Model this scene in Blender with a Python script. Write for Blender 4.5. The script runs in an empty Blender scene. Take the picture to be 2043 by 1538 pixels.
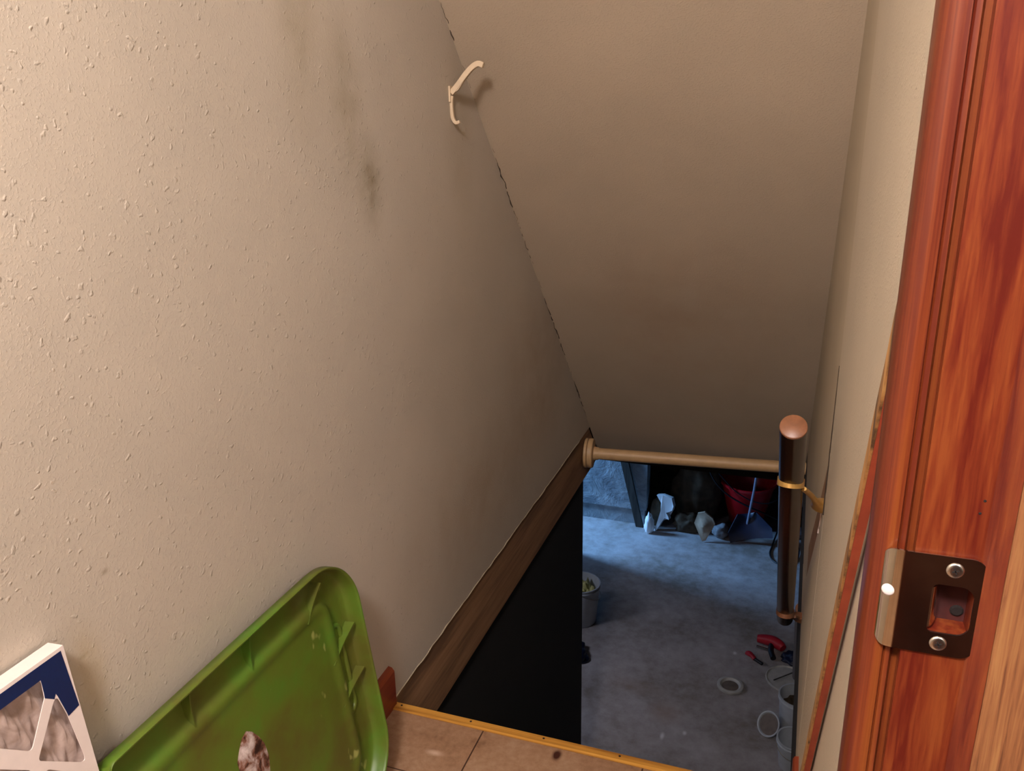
import bpy, bmesh, math, random
from mathutils import Vector, Matrix, noise
random.seed(7)
S = bpy.context.scene
C = S.collection

# ------------------------------------------------------------------ camera, world, lights, exposure
cam_data = bpy.data.cameras.new('camera')
cam_data.lens = 29.2407
cam_data.sensor_width = 36
cam_data.clip_start = 0.02
cam = bpy.data.objects.new('camera', cam_data)
C.objects.link(cam)
cam.matrix_world = Matrix((
    (0.943067, -0.08649, 0.321162, 0.0),
    (0.33204, 0.301034, -0.89394, 0.0),
    (-0.019364, 0.949683, 0.312613, 1.30),
    (0, 0, 0, 1)))
S.camera = cam

world = bpy.data.worlds.new('world')
S.world = world
world.use_nodes = True
world.node_tree.nodes['Background'].inputs[0].default_value = (0.02, 0.02, 0.025, 1)
world.node_tree.nodes['Background'].inputs[1].default_value = 0.05


def area(name, loc, target, size, size_y, power, color, spread=180):
    l = bpy.data.lights.new(name, 'AREA')
    l.shape = 'RECTANGLE'
    l.size = size
    l.size_y = size_y
    l.energy = power
    l.color = color
    l.spread = math.radians(spread)
    o = bpy.data.objects.new(name, l)
    C.objects.link(o)
    o.location = loc
    o.rotation_euler = (Vector(target) - Vector(loc)).to_track_quat('-Z', 'Y').to_euler()
    return o


# warm lamps: one over the landing behind the camera, one in the room beyond the doorway


def bulb(name, loc, power, color, radius):
    l = bpy.data.lights.new(name, 'POINT')
    l.energy = power
    l.color = color
    l.shadow_soft_size = radius
    o = bpy.data.objects.new(name, l)
    C.objects.link(o)
    o.location = loc


bulb('landing_lamp', (-0.22, -0.55, 2.25), 150, (1.0, 0.93, 0.93), 0.14)
bulb('room_lamp', (1.0, -0.70, 2.02), 50, (1.0, 0.93, 0.93), 0.20)
# daylight coming into the cellar from a window on the left
area('cellar_daylight', (-3.3, 6.70, -0.95), (0.0, 6.66, -2.6), 0.5, 0.8, 88, (0.22, 0.50, 1.0), 150)
# weak fill light, added to brighten the left bucket and near cellar floor
area('cellar_fill_near', (-2.3, 4.3, -1.0), (-1.3, 4.4, -2.45), 0.4, 0.4, 6.0, (0.78, 0.80, 1.0), 150)

S.view_settings.view_transform = 'Standard'
S.view_settings.look = 'None'
S.view_settings.gamma = 1
S.view_settings.exposure = 0.0
S.view_settings.use_curve_mapping = False


# ------------------------------------------------------------------ material helpers
def srgb(r, g, b):
    def f(c):
        c /= 255
        return c / 12.92 if c <= 0.04045 else ((c + 0.055) / 1.055) ** 2.4
    return (f(r), f(g), f(b), 1)


class NT:
    def __init__(self, name):
        self.m = bpy.data.materials.new(name)
        self.m.use_nodes = True
        self.t = self.m.node_tree
        self.b = self.t.nodes['Principled BSDF']
        self.tc = self.t.nodes.new('ShaderNodeTexCoord')

    def n(self, kind, **kw):
        o = self.t.nodes.new(kind)
        for k, v in kw.items():
            setattr(o, k, v)
        return o

    def l(self, a, b):
        self.t.links.new(a, b)

    def mapping(self, scale=(1, 1, 1), loc=(0, 0, 0), rot=(0, 0, 0)):
        mp = self.n('ShaderNodeMapping')
        mp.inputs['Scale'].default_value = scale
        mp.inputs['Location'].default_value = loc
        mp.inputs['Rotation'].default_value = rot
        self.l(self.tc.outputs['Object'], mp.inputs['Vector'])
        return mp.outputs[0]

    def noise(self, vec, scale, detail=3, rough=0.55, dist=0.0):
        o = self.n('ShaderNodeTexNoise')
        o.inputs['Scale'].default_value = scale
        o.inputs['Detail'].default_value = detail
        o.inputs['Roughness'].default_value = rough
        o.inputs['Distortion'].default_value = dist
        self.l(vec, o.inputs['Vector'])
        return o.outputs['Fac']

    def ramp(self, fac, stops):
        o = self.n('ShaderNodeValToRGB')
        cr = o.color_ramp
        cr.elements[0].position, cr.elements[0].color = stops[0]
        cr.elements[1].position, cr.elements[1].color = stops[-1]
        for p, c in stops[1:-1]:
            e = cr.elements.new(p)
            e.color = c
        self.l(fac, o.inputs[0])
        return o.outputs[0]

    def mix(self, fac, a, b, mode='MIX'):
        o = self.n('ShaderNodeMix', data_type='RGBA', blend_type=mode)
        if isinstance(fac, (int, float)):
            o.inputs[0].default_value = fac
        else:
            self.l(fac, o.inputs[0])
        for i, v in ((6, a), (7, b)):
            if isinstance(v, (tuple, list)):
                o.inputs[i].default_value = v
            else:
                self.l(v, o.inputs[i])
        return o.outputs[2]

    def math(self, op, a, b=0.0, clamp=False):
        o = self.n('ShaderNodeMath', operation=op)
        o.use_clamp = clamp
        for i, v in ((0, a), (1, b)):
            if isinstance(v, (int, float)):
                o.inputs[i].default_value = v
            else:
                self.l(v, o.inputs[i])
        return o.outputs[0]

    def bump(self, h, strength, dist, normal=None):
        o = self.n('ShaderNodeBump')
        o.inputs['Strength'].default_value = strength
        o.inputs['Distance'].default_value = dist
        self.l(h, o.inputs['Height'])
        if normal is not None:
            self.l(normal, o.inputs['Normal'])
        return o.outputs[0]

    def blob(self, c, rad):
        """1 inside an ellipsoid (soft edge), 0 outside: a stain with a place of its own"""
        v = self.n('ShaderNodeVectorMath', operation='SUBTRACT')
        self.l(self.tc.outputs['Object'], v.inputs[0])
        v.inputs[1].default_value = c
        d = self.n('ShaderNodeVectorMath', operation='DIVIDE')
        self.l(v.outputs[0], d.inputs[0])
        d.inputs[1].default_value = rad
        ln = self.n('ShaderNodeVectorMath', operation='LENGTH')
        self.l(d.outputs[0], ln.inputs[0])
        mr = self.n('ShaderNodeMapRange')
        mr.interpolation_type = 'SMOOTHSTEP'
        mr.inputs['From Min'].default_value = 1.0
        mr.inputs['From Max'].default_value = 0.0
        self.l(ln.outputs['Value'], mr.inputs['Value'])
        return mr.outputs[0]

    def set(self, base=None, rough=None, metal=None, normal=None, spec=None):
        for key, v in (('Base Color', base), ('Roughness', rough), ('Metallic', metal), ('Normal', normal),
                       ('Specular IOR Level', spec)):
            if v is None:
                continue
            if isinstance(v, (int, float, tuple)):
                self.b.inputs[key].default_value = v
            else:
                self.l(v, self.b.inputs[key])
        return self.m


def plain(name, col, rough=0.6, metal=0.0, var=0.12, scale=30, bump=0.0, spec=None):
    t = NT(name)
    nz = t.noise(t.mapping(), scale, 4)
    dark = tuple(c * (1 - var) for c in col[:3]) + (1,)
    light = tuple(min(1, c * (1 + var)) for c in col[:3]) + (1,)
    base = t.ramp(nz, [(0.3, dark), (0.7, light)])
    nrm = t.bump(nz, bump, 0.002) if bump else None
    return t.set(base, rough, metal, nrm, spec)


def drywall(name, col, splat=1.0, fine=1.0, stains=()):
    t = NT(name)
    v = t.mapping()
    big = t.noise(v, 2.2, 4, 0.6)
    a = tuple(c * 0.93 for c in col[:3]) + (1,)
    b = tuple(min(1, c * 1.05) for c in col[:3]) + (1,)
    base = t.ramp(big, [(0.3, a), (0.7, b)])
    for c, rad, colr, amt, brk in stains:
        f = t.blob(c, rad)
        g = t.math('MULTIPLY', f, t.ramp(t.noise(v, brk, 4, 0.6), [(0.3, (0.25, 0.25, 0.25, 1)), (0.7, (1, 1, 1, 1))]))
        g = t.math('MULTIPLY', g, amt)
        base = t.mix(g, base, colr)
    # knockdown splatter: sparse raised flecks and streaks, more of them in loose patches
    w = t.n('ShaderNodeTexNoise')
    w.inputs['Scale'].default_value = 60
    t.l(v, w.inputs['Vector'])
    wv = t.n('ShaderNodeVectorMath', operation='MULTIPLY_ADD')
    t.l(w.outputs['Color'], wv.inputs[0])
    wv.inputs[1].default_value = (0.022, 0.022, 0.022)
    t.l(v, wv.inputs[2])
    vo = t.n('ShaderNodeTexVoronoi')
    vo.inputs['Scale'].default_value = 82
    t.l(wv.outputs[0], vo.inputs['Vector'])
    patch = t.noise(v, 7, 3)
    pick = t.n('ShaderNodeSeparateColor')
    t.l(vo.outputs['Color'], pick.inputs[0])
    keep = t.ramp(t.math('ADD', pick.outputs[0], t.math('MULTIPLY', patch, 0.75)),
                  [(0.86, (0, 0, 0, 1)), (0.97, (1, 1, 1, 1))])
    dome = t.ramp(vo.outputs['Distance'], [(0.0, (1, 1, 1, 1)), (0.14, (0.8, 0.8, 0.8, 1)), (0.30, (0, 0, 0, 1))])
    fl = t.math('MULTIPLY', dome, keep)
    n1 = t.ramp(t.noise(v, 260, 2, 0.6), [(0.52, (0, 0, 0, 1)), (0.66, (1, 1, 1, 1))])
    nrm = t.bump(n1, 0.35 * fine, 0.0006)
    nrm = t.bump(fl, 0.6 * splat, 0.0013, nrm)
    nrm = t.bump(t.noise(v, 420, 2), 0.25 * fine, 0.0004, nrm)
    return t.set(base, 0.62, 0, nrm, 0.35)


def wood(name, dark, mid, light, grain=(60, 60, 1.6), rough=0.38, sc=1.0, bump=0.15, knots=0.0, spec=0.5):
    t = NT(name)
    v = t.mapping(tuple(g * sc for g in grain))
    g1 = t.noise(v, 1.0, 5, 0.6, 0.6)
    v2 = t.mapping(tuple(g * sc * 0.22 for g in grain))
    g2 = t.noise(v2, 1.0, 3, 0.5, 1.2)
    f = t.math('ADD', t.math('MULTIPLY', g1, 0.45), t.math('MULTIPLY', g2, 0.55))
    base = t.ramp(f, [(0.39, dark), (0.5, mid), (0.62, light)])
    nrm = t.bump(g1, bump, 0.001)
    return t.set(base, rough, 0, nrm, spec)


WALL = srgb(190, 179, 164)
M = {}
M['wall_left'] = drywall('painted drywall left', WALL, 1.0, 1.0, stains=[
    ((-0.822, 1.49, 1.17), (0.1, 0.07, 0.13), srgb(120, 105, 72), 0.68, 26),
    ((-0.822, 1.42, 1.33), (0.1, 0.09, 0.22), srgb(130, 115, 82), 0.5, 16),
    ((-0.822, 1.30, 1.46), (0.1, 0.13, 0.30), srgb(142, 127, 96), 0.48, 10),
    ((-0.822, 1.95, 1.30), (0.1, 0.12, 0.40), srgb(150, 134, 100), 0.30, 8),
    ((-0.822, 0.715, 0.745), (0.1, 0.012, 0.007), srgb(120, 98, 64), 0.6, 80),
    ((-0.822, 0.66, 0.655), (0.1, 0.012, 0.006), srgb(110, 90, 60), 0.6, 90),
    ((-0.822, 2.55, 0.45), (0.1, 0.5, 0.45), srgb(140, 108, 70), 0.5, 6),
    ((-0.822, 2.0, 0.25), (0.1, 0.8, 0.3), srgb(150, 120, 84), 0.4, 9),
    ((-0.822, 0.66, 0.62), (0.1, 0.05, 0.12), srgb(170, 148, 100), 0.45, 20)])
M['wall_right'] = drywall('painted drywall right', srgb(196, 184, 164), 0.8, 1.3)
M['wall_smooth'] = drywall('painted smooth drywall', srgb(186, 173, 150), 0.0, 0.35)
M['slope'] = drywall('painted sloped ceiling', srgb(184, 167, 145), 0.12, 1.2, stains=[
    ((-0.35, 2.7, 0.62), (0.5, 0.8, 0.7), srgb(150, 112, 82), 0.35, 5)])
M['plain_wall'] = plain('plain painted wall', srgb(188, 176, 158), 0.7)
M['red_wood'] = wood('red stained pine', srgb(84, 23, 13), srgb(104, 41, 20), srgb(120, 58, 27), (300, 300, 20), 0.34)
M['red_wood_casing'] = wood('red stained casing', srgb(90, 31, 15), srgb(112, 50, 22), srgb(126, 66, 28), (420, 260, 5), 0.36)
M['bare_wood'] = wood('worn orange pine', srgb(84, 46, 28), srgb(128, 82, 50), srgb(146, 102, 62), (420, 420, 16), 0.5)
M['base_wood'] = wood('red baseboard wood', srgb(100, 36, 20), srgb(124, 52, 30), srgb(136, 64, 38), (60, 3, 60), 0.4)
M['yellow_wood'] = wood('varnished yellow pine', srgb(150, 96, 34), srgb(196, 140, 58), srgb(214, 164, 80), (2.5, 90, 90), 0.4)
M['raw_ply'] = wood('raw strip back', srgb(86, 58, 30), srgb(168, 120, 66), srgb(186, 142, 84), (60, 120, 9), 0.8, 1.0, 0.5)
M['strip_wood'] = wood('dull red strip', srgb(128, 48, 28), srgb(152, 60, 36), srgb(160, 70, 42), (50, 50, 2.5), 0.5)
M['rail_wood'] = wood('dark varnished rail', srgb(16, 8, 5), srgb(32, 14, 8), srgb(56, 26, 13), (14, 3, 3), 0.22, 1.0, 0.05, spec=0.6)
M['rail_end'] = plain('rail end grain', srgb(124, 80, 54), 0.4, 0, 0.2, 60)
M['band_wood'] = wood('brown floor rim board', srgb(112, 82, 58), srgb(142, 106, 74), srgb(160, 122, 88), (60, 4, 60), 0.7)
M['dark_panel'] = plain('near black panel and shaded rim', srgb(15, 13, 13), 0.85, 0, 0.2, 8)
M['painted_rod'] = plain('beige painted rod', srgb(196, 160, 116), 0.45, 0, 0.06, 40)
M['hook'] = plain('cream painted metal', srgb(210, 188, 158), 0.4, 0, 0.06, 60)
M['crack'] = plain('crack shadow line', srgb(60, 46, 34), 0.9)
M['concrete'] = None
M['rough_concrete'] = None
M['brass'] = plain('worn brass', srgb(214, 170, 96), 0.35, 0.55, 0.12, 80)
M['nickel'] = plain('polished nickel', srgb(205, 196, 180), 0.10, 1.0, 0.05, 120)
M['screw'] = plain('zinc screw', srgb(200, 196, 190), 0.25, 1.0, 0.1, 200)
M['white_dot'] = plain('white bumper', srgb(226, 214, 212), 0.5)
M['pocket'] = plain('dark red cut wood', srgb(62, 16, 12), 0.8, 0, 0.35, 60)
M['dark_hole'] = plain('dark hole', srgb(20, 10, 8), 0.9)
M['card'] = plain('white cardboard', srgb(226, 212, 206), 0.6, 0, 0.03, 60)
M['blue_print'] = plain('dark blue print', srgb(8, 30, 76), 0.45, 0, 0.1, 200)
M['white_plastic'] = plain('white plastic', srgb(186, 192, 198), 0.4, 0, 0.08, 20)
M['grey_plastic'] = plain('greyish translucent plastic', srgb(176, 174, 168), 0.4, 0, 0.15, 20)
M['yellow_stuff'] = plain('yellowish rag', srgb(200, 196, 130), 0.8, 0, 0.25, 40, 0.6)
M['wire'] = plain('dull wire', srgb(150, 146, 134), 0.4, 0.8)
M['red_plastic'] = plain('red plastic', srgb(206, 26, 34), 0.35, 0, 0.1, 12)
M['red_tool'] = plain('red tool plastic', srgb(172, 34, 48), 0.4, 0, 0.1, 40)
M['black'] = plain('black rubber', srgb(18, 18, 22), 0.5)
M['navy'] = plain('navy plastic', srgb(20, 26, 50), 0.45, 0, 0.2, 20)
M['metal_pole'] = plain('bluish metal pole', srgb(170, 176, 200), 0.3, 0.6, 0.1, 50)
M['burlap'] = plain('brown sackcloth', srgb(84, 68, 50), 0.95, 0, 0.35, 14, 0.8)
M['cardboard'] = plain('brown cardboard', srgb(176, 150, 124), 0.85, 0, 0.2, 10)
M['brown_film'] = plain('dull brown film', srgb(108, 96, 86), 0.6, 0, 0.2, 30)
M['stone'] = plain('grey stone', srgb(120, 116, 116), 0.9, 0, 0.25, 18, 0.7)
M['white_bag'] = plain('white plastic bag', srgb(235, 235, 235), 0.5, 0, 0.08, 12)
M['old_board'] = wood('weathered board', srgb(42, 38, 34), srgb(58, 54, 48), srgb(74, 70, 64), (60, 60, 3), 0.8)
M['stair_wood'] = wood('cellar stair wood', srgb(70, 48, 32), srgb(96, 68, 46), srgb(120, 88, 60), (3, 60, 60), 0.7)

# cellar floor and wall
t = NT('smooth cellar concrete')
v = t.mapping()
f = t.math('ADD', t.math('MULTIPLY', t.noise(v, 1.7, 5, 0.6), 0.6), t.math('MULTIPLY', t.noise(v, 14, 5, 0.65), 0.4))
base = t.ramp(f, [(0.36, srgb(128, 120, 112)), (0.5, srgb(158, 152, 150)), (0.64, srgb(178, 174, 174))])
for c_, r_, k_ in (((-0.62, 4.55, -2.45), (0.16, 0.16, 0.3), 0.5), ((-0.85, 4.75, -2.45), (0.28, 0.12, 0.3), 0.35)):
    base = t.mix(t.math('MULTIPLY', t.blob(c_, r_), k_), base, srgb(150, 128, 112))
for c_, r_ in (((-0.60, 4.33, -2.45), (0.02, 0.05, 0.2)), ((-0.47, 4.40, -2.45), (0.02, 0.03, 0.2)),
               ((-0.245, 5.33, -2.45), (0.02, 0.03, 0.2))):
    base = t.mix(t.math('MULTIPLY', t.blob(c_, r_), 0.8), base, srgb(235, 235, 235))
M['concrete'] = t.set(base, 0.6, 0, t.bump(t.noise(v, 70, 4), 0.2, 0.003), 0.4)
t = NT('whitewashed cellar wall')
v = t.mapping()
f = t.noise(v, 3.2, 5, 0.65, 1.5)
base = t.ramp(f, [(0.32, srgb(118, 124, 130)), (0.5, srgb(150, 156, 160)), (0.68, srgb(176, 180, 182))])
M['rough_concrete'] = t.set(base, 0.8, 0, t.bump(t.noise(v, 6, 6, 0.7, 1.0), 0.8, 0.02), 0.3)

# landing floor: large brown tiles, dark joints
t = NT('brown floor tiles')
v = t.mapping()
sep = t.n('ShaderNodeSeparateXYZ')
t.l(v, sep.inputs[0])


def joint(co, off, pitch, w):
    a = t.math('ADD', co, off)
    a = t.math('DIVIDE', a, pitch)
    a = t.math('FRACT', a)
    a = t.math('SUBTRACT', a, 0.5)
    a = t.math('ABSOLUTE', a)
    return t.math('GREATER_THAN', a, 0.5 - w / pitch)


jx = joint(sep.outputs[0], 0.585 + 3.55, 0.355, 0.0016)
jy = joint(sep.outputs[1], -1.233 + 3.55, 0.355, 0.0013)
jj = t.math('MAXIMUM', jx, jy)
f = t.math('ADD', t.math('MULTIPLY', t.noise(v, 5, 5, 0.6), 0.6), t.math('MULTIPLY', t.noise(v, 60, 4, 0.6), 0.4))
base = t.ramp(f, [(0.35, srgb(118, 86, 62)), (0.5, srgb(146, 112, 86)), (0.66, srgb(164, 134, 108))])
base = t.mix(t.math('MULTIPLY', t.blob((-0.41, 1.375, 0), (0.014, 0.022, 0.1)), 1.6, True), base, srgb(60, 26, 16))
base = t.mix(t.math('MULTIPLY', t.blob((-0.66, 1.30, 0), (0.03, 0.012, 0.1)), 0.5, True), base, srgb(215, 190, 170))
base = t.mix(jj, base, srgb(66, 42, 30))
M['dark_reflection'] = wood('dark reflection wall', srgb(8, 4, 3), srgb(22, 9, 6), srgb(60, 22, 14), (9, 9, 1.5), 0.4)
M['dark_planks'] = wood('dark red room floor', srgb(26, 12, 10), srgb(66, 30, 22), srgb(120, 84, 66), (9, 1.2, 9), 0.4)
M['tile'] = t.set(base, 0.5, 0, t.bump(t.noise(v, 120, 3), 0.15, 0.001), 0.4)

# green lid plastic with pale scuffs
t = NT('dirty green plastic')
v = t.mapping()
f = t.noise(v, 7, 4, 0.6)
base = t.ramp(f, [(0.34, srgb(86, 88, 30)), (0.52, srgb(88, 108, 32)), (0.7, srgb(74, 120, 34))])
sc = t.ramp(t.noise(t.mapping((1, 1, 0.7), (3, 1, 2)), 26, 2, 0.5), [(0.70, (0, 0, 0, 1)), (0.735, (1, 1, 1, 1))])
base = t.mix(t.math('MULTIPLY', sc, 0.65), base, srgb(170, 172, 100))
M['green'] = t.set(base, 0.42, 0, t.bump(t.noise(v, 90, 3), 0.08, 0.001), 0.5)
t = NT('torn brown and white patch')
v = t.mapping()
f = t.noise(v, 34, 4, 0.62, 0.3)
base = t.ramp(f, [(0.38, srgb(50, 26, 18)), (0.46, srgb(128, 86, 68)), (0.54, srgb(176, 156, 150)), (0.66, srgb(214, 200, 196))])
M['torn'] = t.set(base, 0.7, 0, t.bump(f, 0.6, 0.002), 0.3)
t = NT('pleated filter media')
v = t.mapping()
base = t.ramp(t.noise(v, 30, 4, 0.6, 0.8), [(0.3, srgb(150, 128, 116)), (0.7, srgb(200, 180, 172))])
M['media'] = t.set(base, 0.8, 0, t.bump(t.noise(v, 60, 3), 0.4, 0.002), 0.2)


# ------------------------------------------------------------------ mesh helpers
def link(name, bm, mat, parent=None, smooth=None, bevel=None):
    me = bpy.data.meshes.new(name)
    bmesh.ops.recalc_face_normals(bm, faces=bm.faces)
    bm.to_mesh(me)
    bm.free()
    o = bpy.data.objects.new(name, me)
    C.objects.link(o)
    for m_ in (mat if isinstance(mat, (list, tuple)) else [mat]):
        me.materials.append(m_)
    if parent:
        o.parent = parent
    if smooth is not None:
        for p in me.polygons:
            p.use_smooth = True
        if smooth < 180:
            me.set_sharp_from_angle(angle=math.radians(smooth))
    if bevel:
        b = o.modifiers.new('bevel', 'BEVEL')
        b.width = bevel
        b.segments = 3
        b.limit_method = 'ANGLE'
    return o


def thing(name, label, cat, loc=(0, 0, 0), group=None):
    o = bpy.data.objects.new(name, None)
    C.objects.link(o)
    o.empty_display_size = 0.05
    o.location = loc
    o['label'] = label
    o['category'] = cat
    if group:
        o['group'] = group
    return o


def tag(o, label, cat, group=None):
    o['label'] = label
    o['category'] = cat
    if group:
        o['group'] = group
    return o


def structure(o):
    o['kind'] = 'structure'
    return o


def box(bm, a, b):
    """axis aligned box between two corners"""
    x0, y0, z0 = a
    x1, y1, z1 = b
    vs = [bm.verts.new(p) for p in ((x0, y0, z0), (x1, y0, z0), (x1, y1, z0), (x0, y1, z0),
                                    (x0, y0, z1), (x1, y0, z1), (x1, y1, z1), (x0, y1, z1))]
    for f_ in ((0, 3, 2, 1), (4, 5, 6, 7), (0, 1, 5, 4), (1, 2, 6, 5), (2, 3, 7, 6), (3, 0, 4, 7)):
        bm.faces.new([vs[i] for i in f_])


def prism(bm, pts, offset):
    """closed 3D polygon extruded by a vector"""
    off = Vector(offset)
    a = [bm.verts.new(p) for p in pts]
    b = [bm.verts.new(Vector(p) + off) for p in pts]
    n_ = len(pts)
    bm.faces.new(a)
    bm.faces.new(b[::-1])
    for i in range(n_):
        bm.faces.new([a[i], b[i], b[(i + 1) % n_], a[(i + 1) % n_]])


def frame_of(d):
    d = d.normalized()
    up = Vector((0, 0, 1)) if abs(d.z) < 0.9 else Vector((0, 1, 0))
    x = d.cross(up).normalized()
    return x, x.cross(d).normalized()


def tube(bm, pts, r, seg=12, cap=True, flat=1.0, closed=False):
    pts = [Vector(p) for p in pts]
    n_ = len(pts)
    rings = []
    px = None
    for i, p in enumerate(pts):
        if closed:
            d = pts[(i + 1) % n_] - pts[i - 1]
        else:
            d = pts[min(i + 1, n_ - 1)] - pts[max(i - 1, 0)]
        if px is None:
            x, y = frame_of(d)
        else:
            x = (px - d.normalized() * px.dot(d.normalized())).normalized()
            y = x.cross(d.normalized())
        px = x
        rr = r[i] if isinstance(r, (list, tuple)) else r
        rings.append([bm.verts.new(p + x * math.cos(2 * math.pi * k / seg) * rr + y * math.sin(2 * math.pi * k / seg) * rr * flat)
                      for k in range(seg)])
    m_ = n_ if closed else n_ - 1
    for i in range(m_):
        a, b = rings[i], rings[(i + 1) % n_]
        for k in range(seg):
            bm.faces.new([a[k], a[(k + 1) % seg], b[(k + 1) % seg], b[k]])
    if cap and not closed:
        bm.faces.new(rings[0][::-1])
        bm.faces.new(rings[-1])


def lathe(bm, prof, mat4=None, seg=40, close_top=False, close_bot=True):
    """profile [(r, z)] turned about z"""
    rings = []
    mat4 = mat4 or Matrix()
    for r_, z_ in prof:
        rings.append([bm.verts.new(mat4 @ Vector((r_ * math.cos(2 * math.pi * k / seg), r_ * math.sin(2 * math.pi * k / seg), z_)))
                      for k in range(seg)])
    for a, b in zip(rings, rings[1:]):
        for k in range(seg):
            bm.faces.new([a[k], a[(k + 1) % seg], b[(k + 1) % seg], b[k]])
    if close_bot:
        bm.faces.new(rings[0][::-1])
    if close_top:
        bm.faces.new(rings[-1])


def arc(cx_, cy_, r_, a0, a1, n_=8):
    return [(cx_ + r_ * math.cos(math.radians(a0 + (a1 - a0) * i / n_)), cy_ + r_ * math.sin(math.radians(a0 + (a1 - a0) * i / n_)))
            for i in range(n_ + 1)]


def smooth_path(pts, n_=8):
    """Catmull-Rom through points"""
    P = [Vector(p) for p in pts]
    P = [2 * P[0] - P[1]] + P + [2 * P[-1] - P[-2]]
    out = []
    for i in range(1, len(P) - 2):
        for k in range(n_):
            s = k / n_
            out.append(0.5 * ((2 * P[i]) + (P[i + 1] - P[i - 1]) * s + (2 * P[i - 1] - 5 * P[i] + 4 * P[i + 1] - P[i + 2]) * s * s
                              + (3 * P[i] - P[i - 1] - 3 * P[i + 1] + P[i + 2]) * s ** 3))
    out.append(P[-2])
    return out


# ------------------------------------------------------------------ the shell
XL = -0.822
SL = 1.09           # slope of the ceiling over the stairs
YC = 3.27           # y where that slope would cross the landing level


def zc(y):
    return SL * (YC - y)


ztop = 2.4
ytop = YC - ztop / SL
yend, zend = 3.415, zc(3.415)
RIM = -0.215        # underside of the upper floor
FZ = -2.45          # cellar floor

# left wall, a polygon that follows the slope
bm = bmesh.new()
prism(bm, [(XL, -4.5, 0), (XL, YC, 0), (XL, ytop, ztop), (XL, -4.5, ztop)], (-0.11, 0, 0))
structure(link('wall_left', bm, M['wall_left']))
# brown rim board under the left wall
bm = bmesh.new()
prism(bm, [(XL - 0.004, 1.42, RIM), (XL - 0.004, 3.42, RIM), (XL - 0.004, 3.42, zc(3.42)), (XL - 0.004, YC, -0.001), (XL - 0.004, 1.42, -0.001)], (-0.05, 0, 0))
structure(link('trim_1', bm, M['band_wood'], bevel=0.003))
# pale ragged paper edge where the drywall ends on the rim board
bm = bmesh.new()
random.seed(3)
pts = [(XL + 0.0005, 1.43 + i * 0.03, random.uniform(-0.002, 0.003)) for i in range(int((3.15 - 1.43) / 0.03))]
tube(bm, pts, [random.uniform(0.0008, 0.002) for _ in pts], 5)
link('torn_edge', bm, M['wall_smooth'], bpy.data.objects['wall_left'])
# dark lower wall beside the stairs
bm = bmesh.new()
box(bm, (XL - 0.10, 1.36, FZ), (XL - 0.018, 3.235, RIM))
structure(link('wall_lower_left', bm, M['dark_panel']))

# sloped ceiling slab
bm = bmesh.new()
nrm = Vector((0, SL, 1)).normalized() * 0.10
prism(bm, [(XL - 0.0, ytop, ztop), (0.075, ytop, ztop), (0.075, yend, zend), (XL, yend, zend)], nrm)
slope = structure(link('ceiling_sloped', bm, M['slope']))
# crack along the joint of left wall and sloped ceiling
bm = bmesh.new()
random.seed(11)


def crack(y0, y1, rmax, n_):
    pts, rs = [], []
    for i in range(n_ + 1):
        y = y0 + (y1 - y0) * i / n_
        pts.append((XL + 0.001 + abs(random.gauss(0, 0.0018)), y + random.gauss(0, 0.002), zc(y) + random.gauss(0, 0.0022) - 0.001))
        rs.append(max(0.0003, random.uniform(0.25, 1) * rmax * math.sin(math.pi * min(0.95, max(0.05, i / n_)))))
    tube(bm, pts, rs, 5)


crack(1.86, 1.94, 0.0022, 10)
crack(1.98, 2.05, 0.0010, 8)
crack(2.16, 2.36, 0.0024, 22)
crack(2.36, 2.52, 0.0014, 14)
crack(2.56, 2.95, 0.0020, 34)
crack(2.95, 3.22, 0.0030, 18)
link('crack', bm, M['crack'], slope)
# flat ceiling of the rooms up here
bm = bmesh.new()
box(bm, (XL - 0.1, -4.5, ztop), (2.0, ytop, ztop + 0.1))
structure(link('ceiling', bm, M['plain_wall']))

# right wall: near textured length and smoother far length beyond the nosing
bm = bmesh.new()
prism(bm, [(0.080, 0.541, 0), (0.0745, 1.0, 0), (0.0685, 1.455, 0), (0.19, 1.455, 0), (0.19, 0.541, 0)], (0, 0, ztop))
structure(link('wall_right', bm, M['wall_right']))
bm = bmesh.new()
prism(bm, [(0.0690, 1.456, 0), (0.0690, YC, 0), (0.0690, 1.456, zc(1.456))], (0.10, 0, 0))
structure(link('wall_right_far', bm, M['wall_smooth']))
bm = bmesh.new()
prism(bm, [(0.0690, 1.42, RIM), (0.0690, 3.42, RIM), (0.0690, 3.42, zc(3.42)), (0.0690, YC, -0.001), (0.0690, 1.42, -0.001)], (0.04, 0, 0))
structure(link('trim_2', bm, M['dark_panel']))  # right rim board, its shade put into the near-black colour
# near drywall runs on past the step with a torn diagonal end; brown backing shows behind it
bm = bmesh.new()
prism(bm, [(0.0683, y, z) for y, z in ((1.4552, 0.0), (2.35, 0.0), (1.98, 0.17), (1.76, 0.355), (1.56, 0.53), (1.505, 0.585), (1.4552, 0.72))], (0.0006, 0, 0))
link('torn_panel', bm, M['wall_right'], bpy.data.objects['wall_right'])
bm = bmesh.new()
prism(bm, [(0.0688, y, z) for y, z in ((1.47, 0.62), (1.56, 0.53), (1.98, 0.17), (2.05, 0.22), (1.70, 0.50), (1.52, 0.66))], (0.0002, 0, 0))
link('brown_backing', bm, M['band_wood'], bpy.data.objects['wall_right_far'])
random.seed(5)
bm = bmesh.new()
pts = [(0.0676, 1.456 + random.gauss(0, 0.001), 0.60 + 0.02 * i) for i in range(15)]
tube(bm, pts, [0.0005 + 0.0016 * (1 - i / 14) * random.uniform(0.6, 1) for i in range(15)], 5)
link('crack', bm, M['crack'], bpy.data.objects['wall_right'])
bm = bmesh.new()
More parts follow.
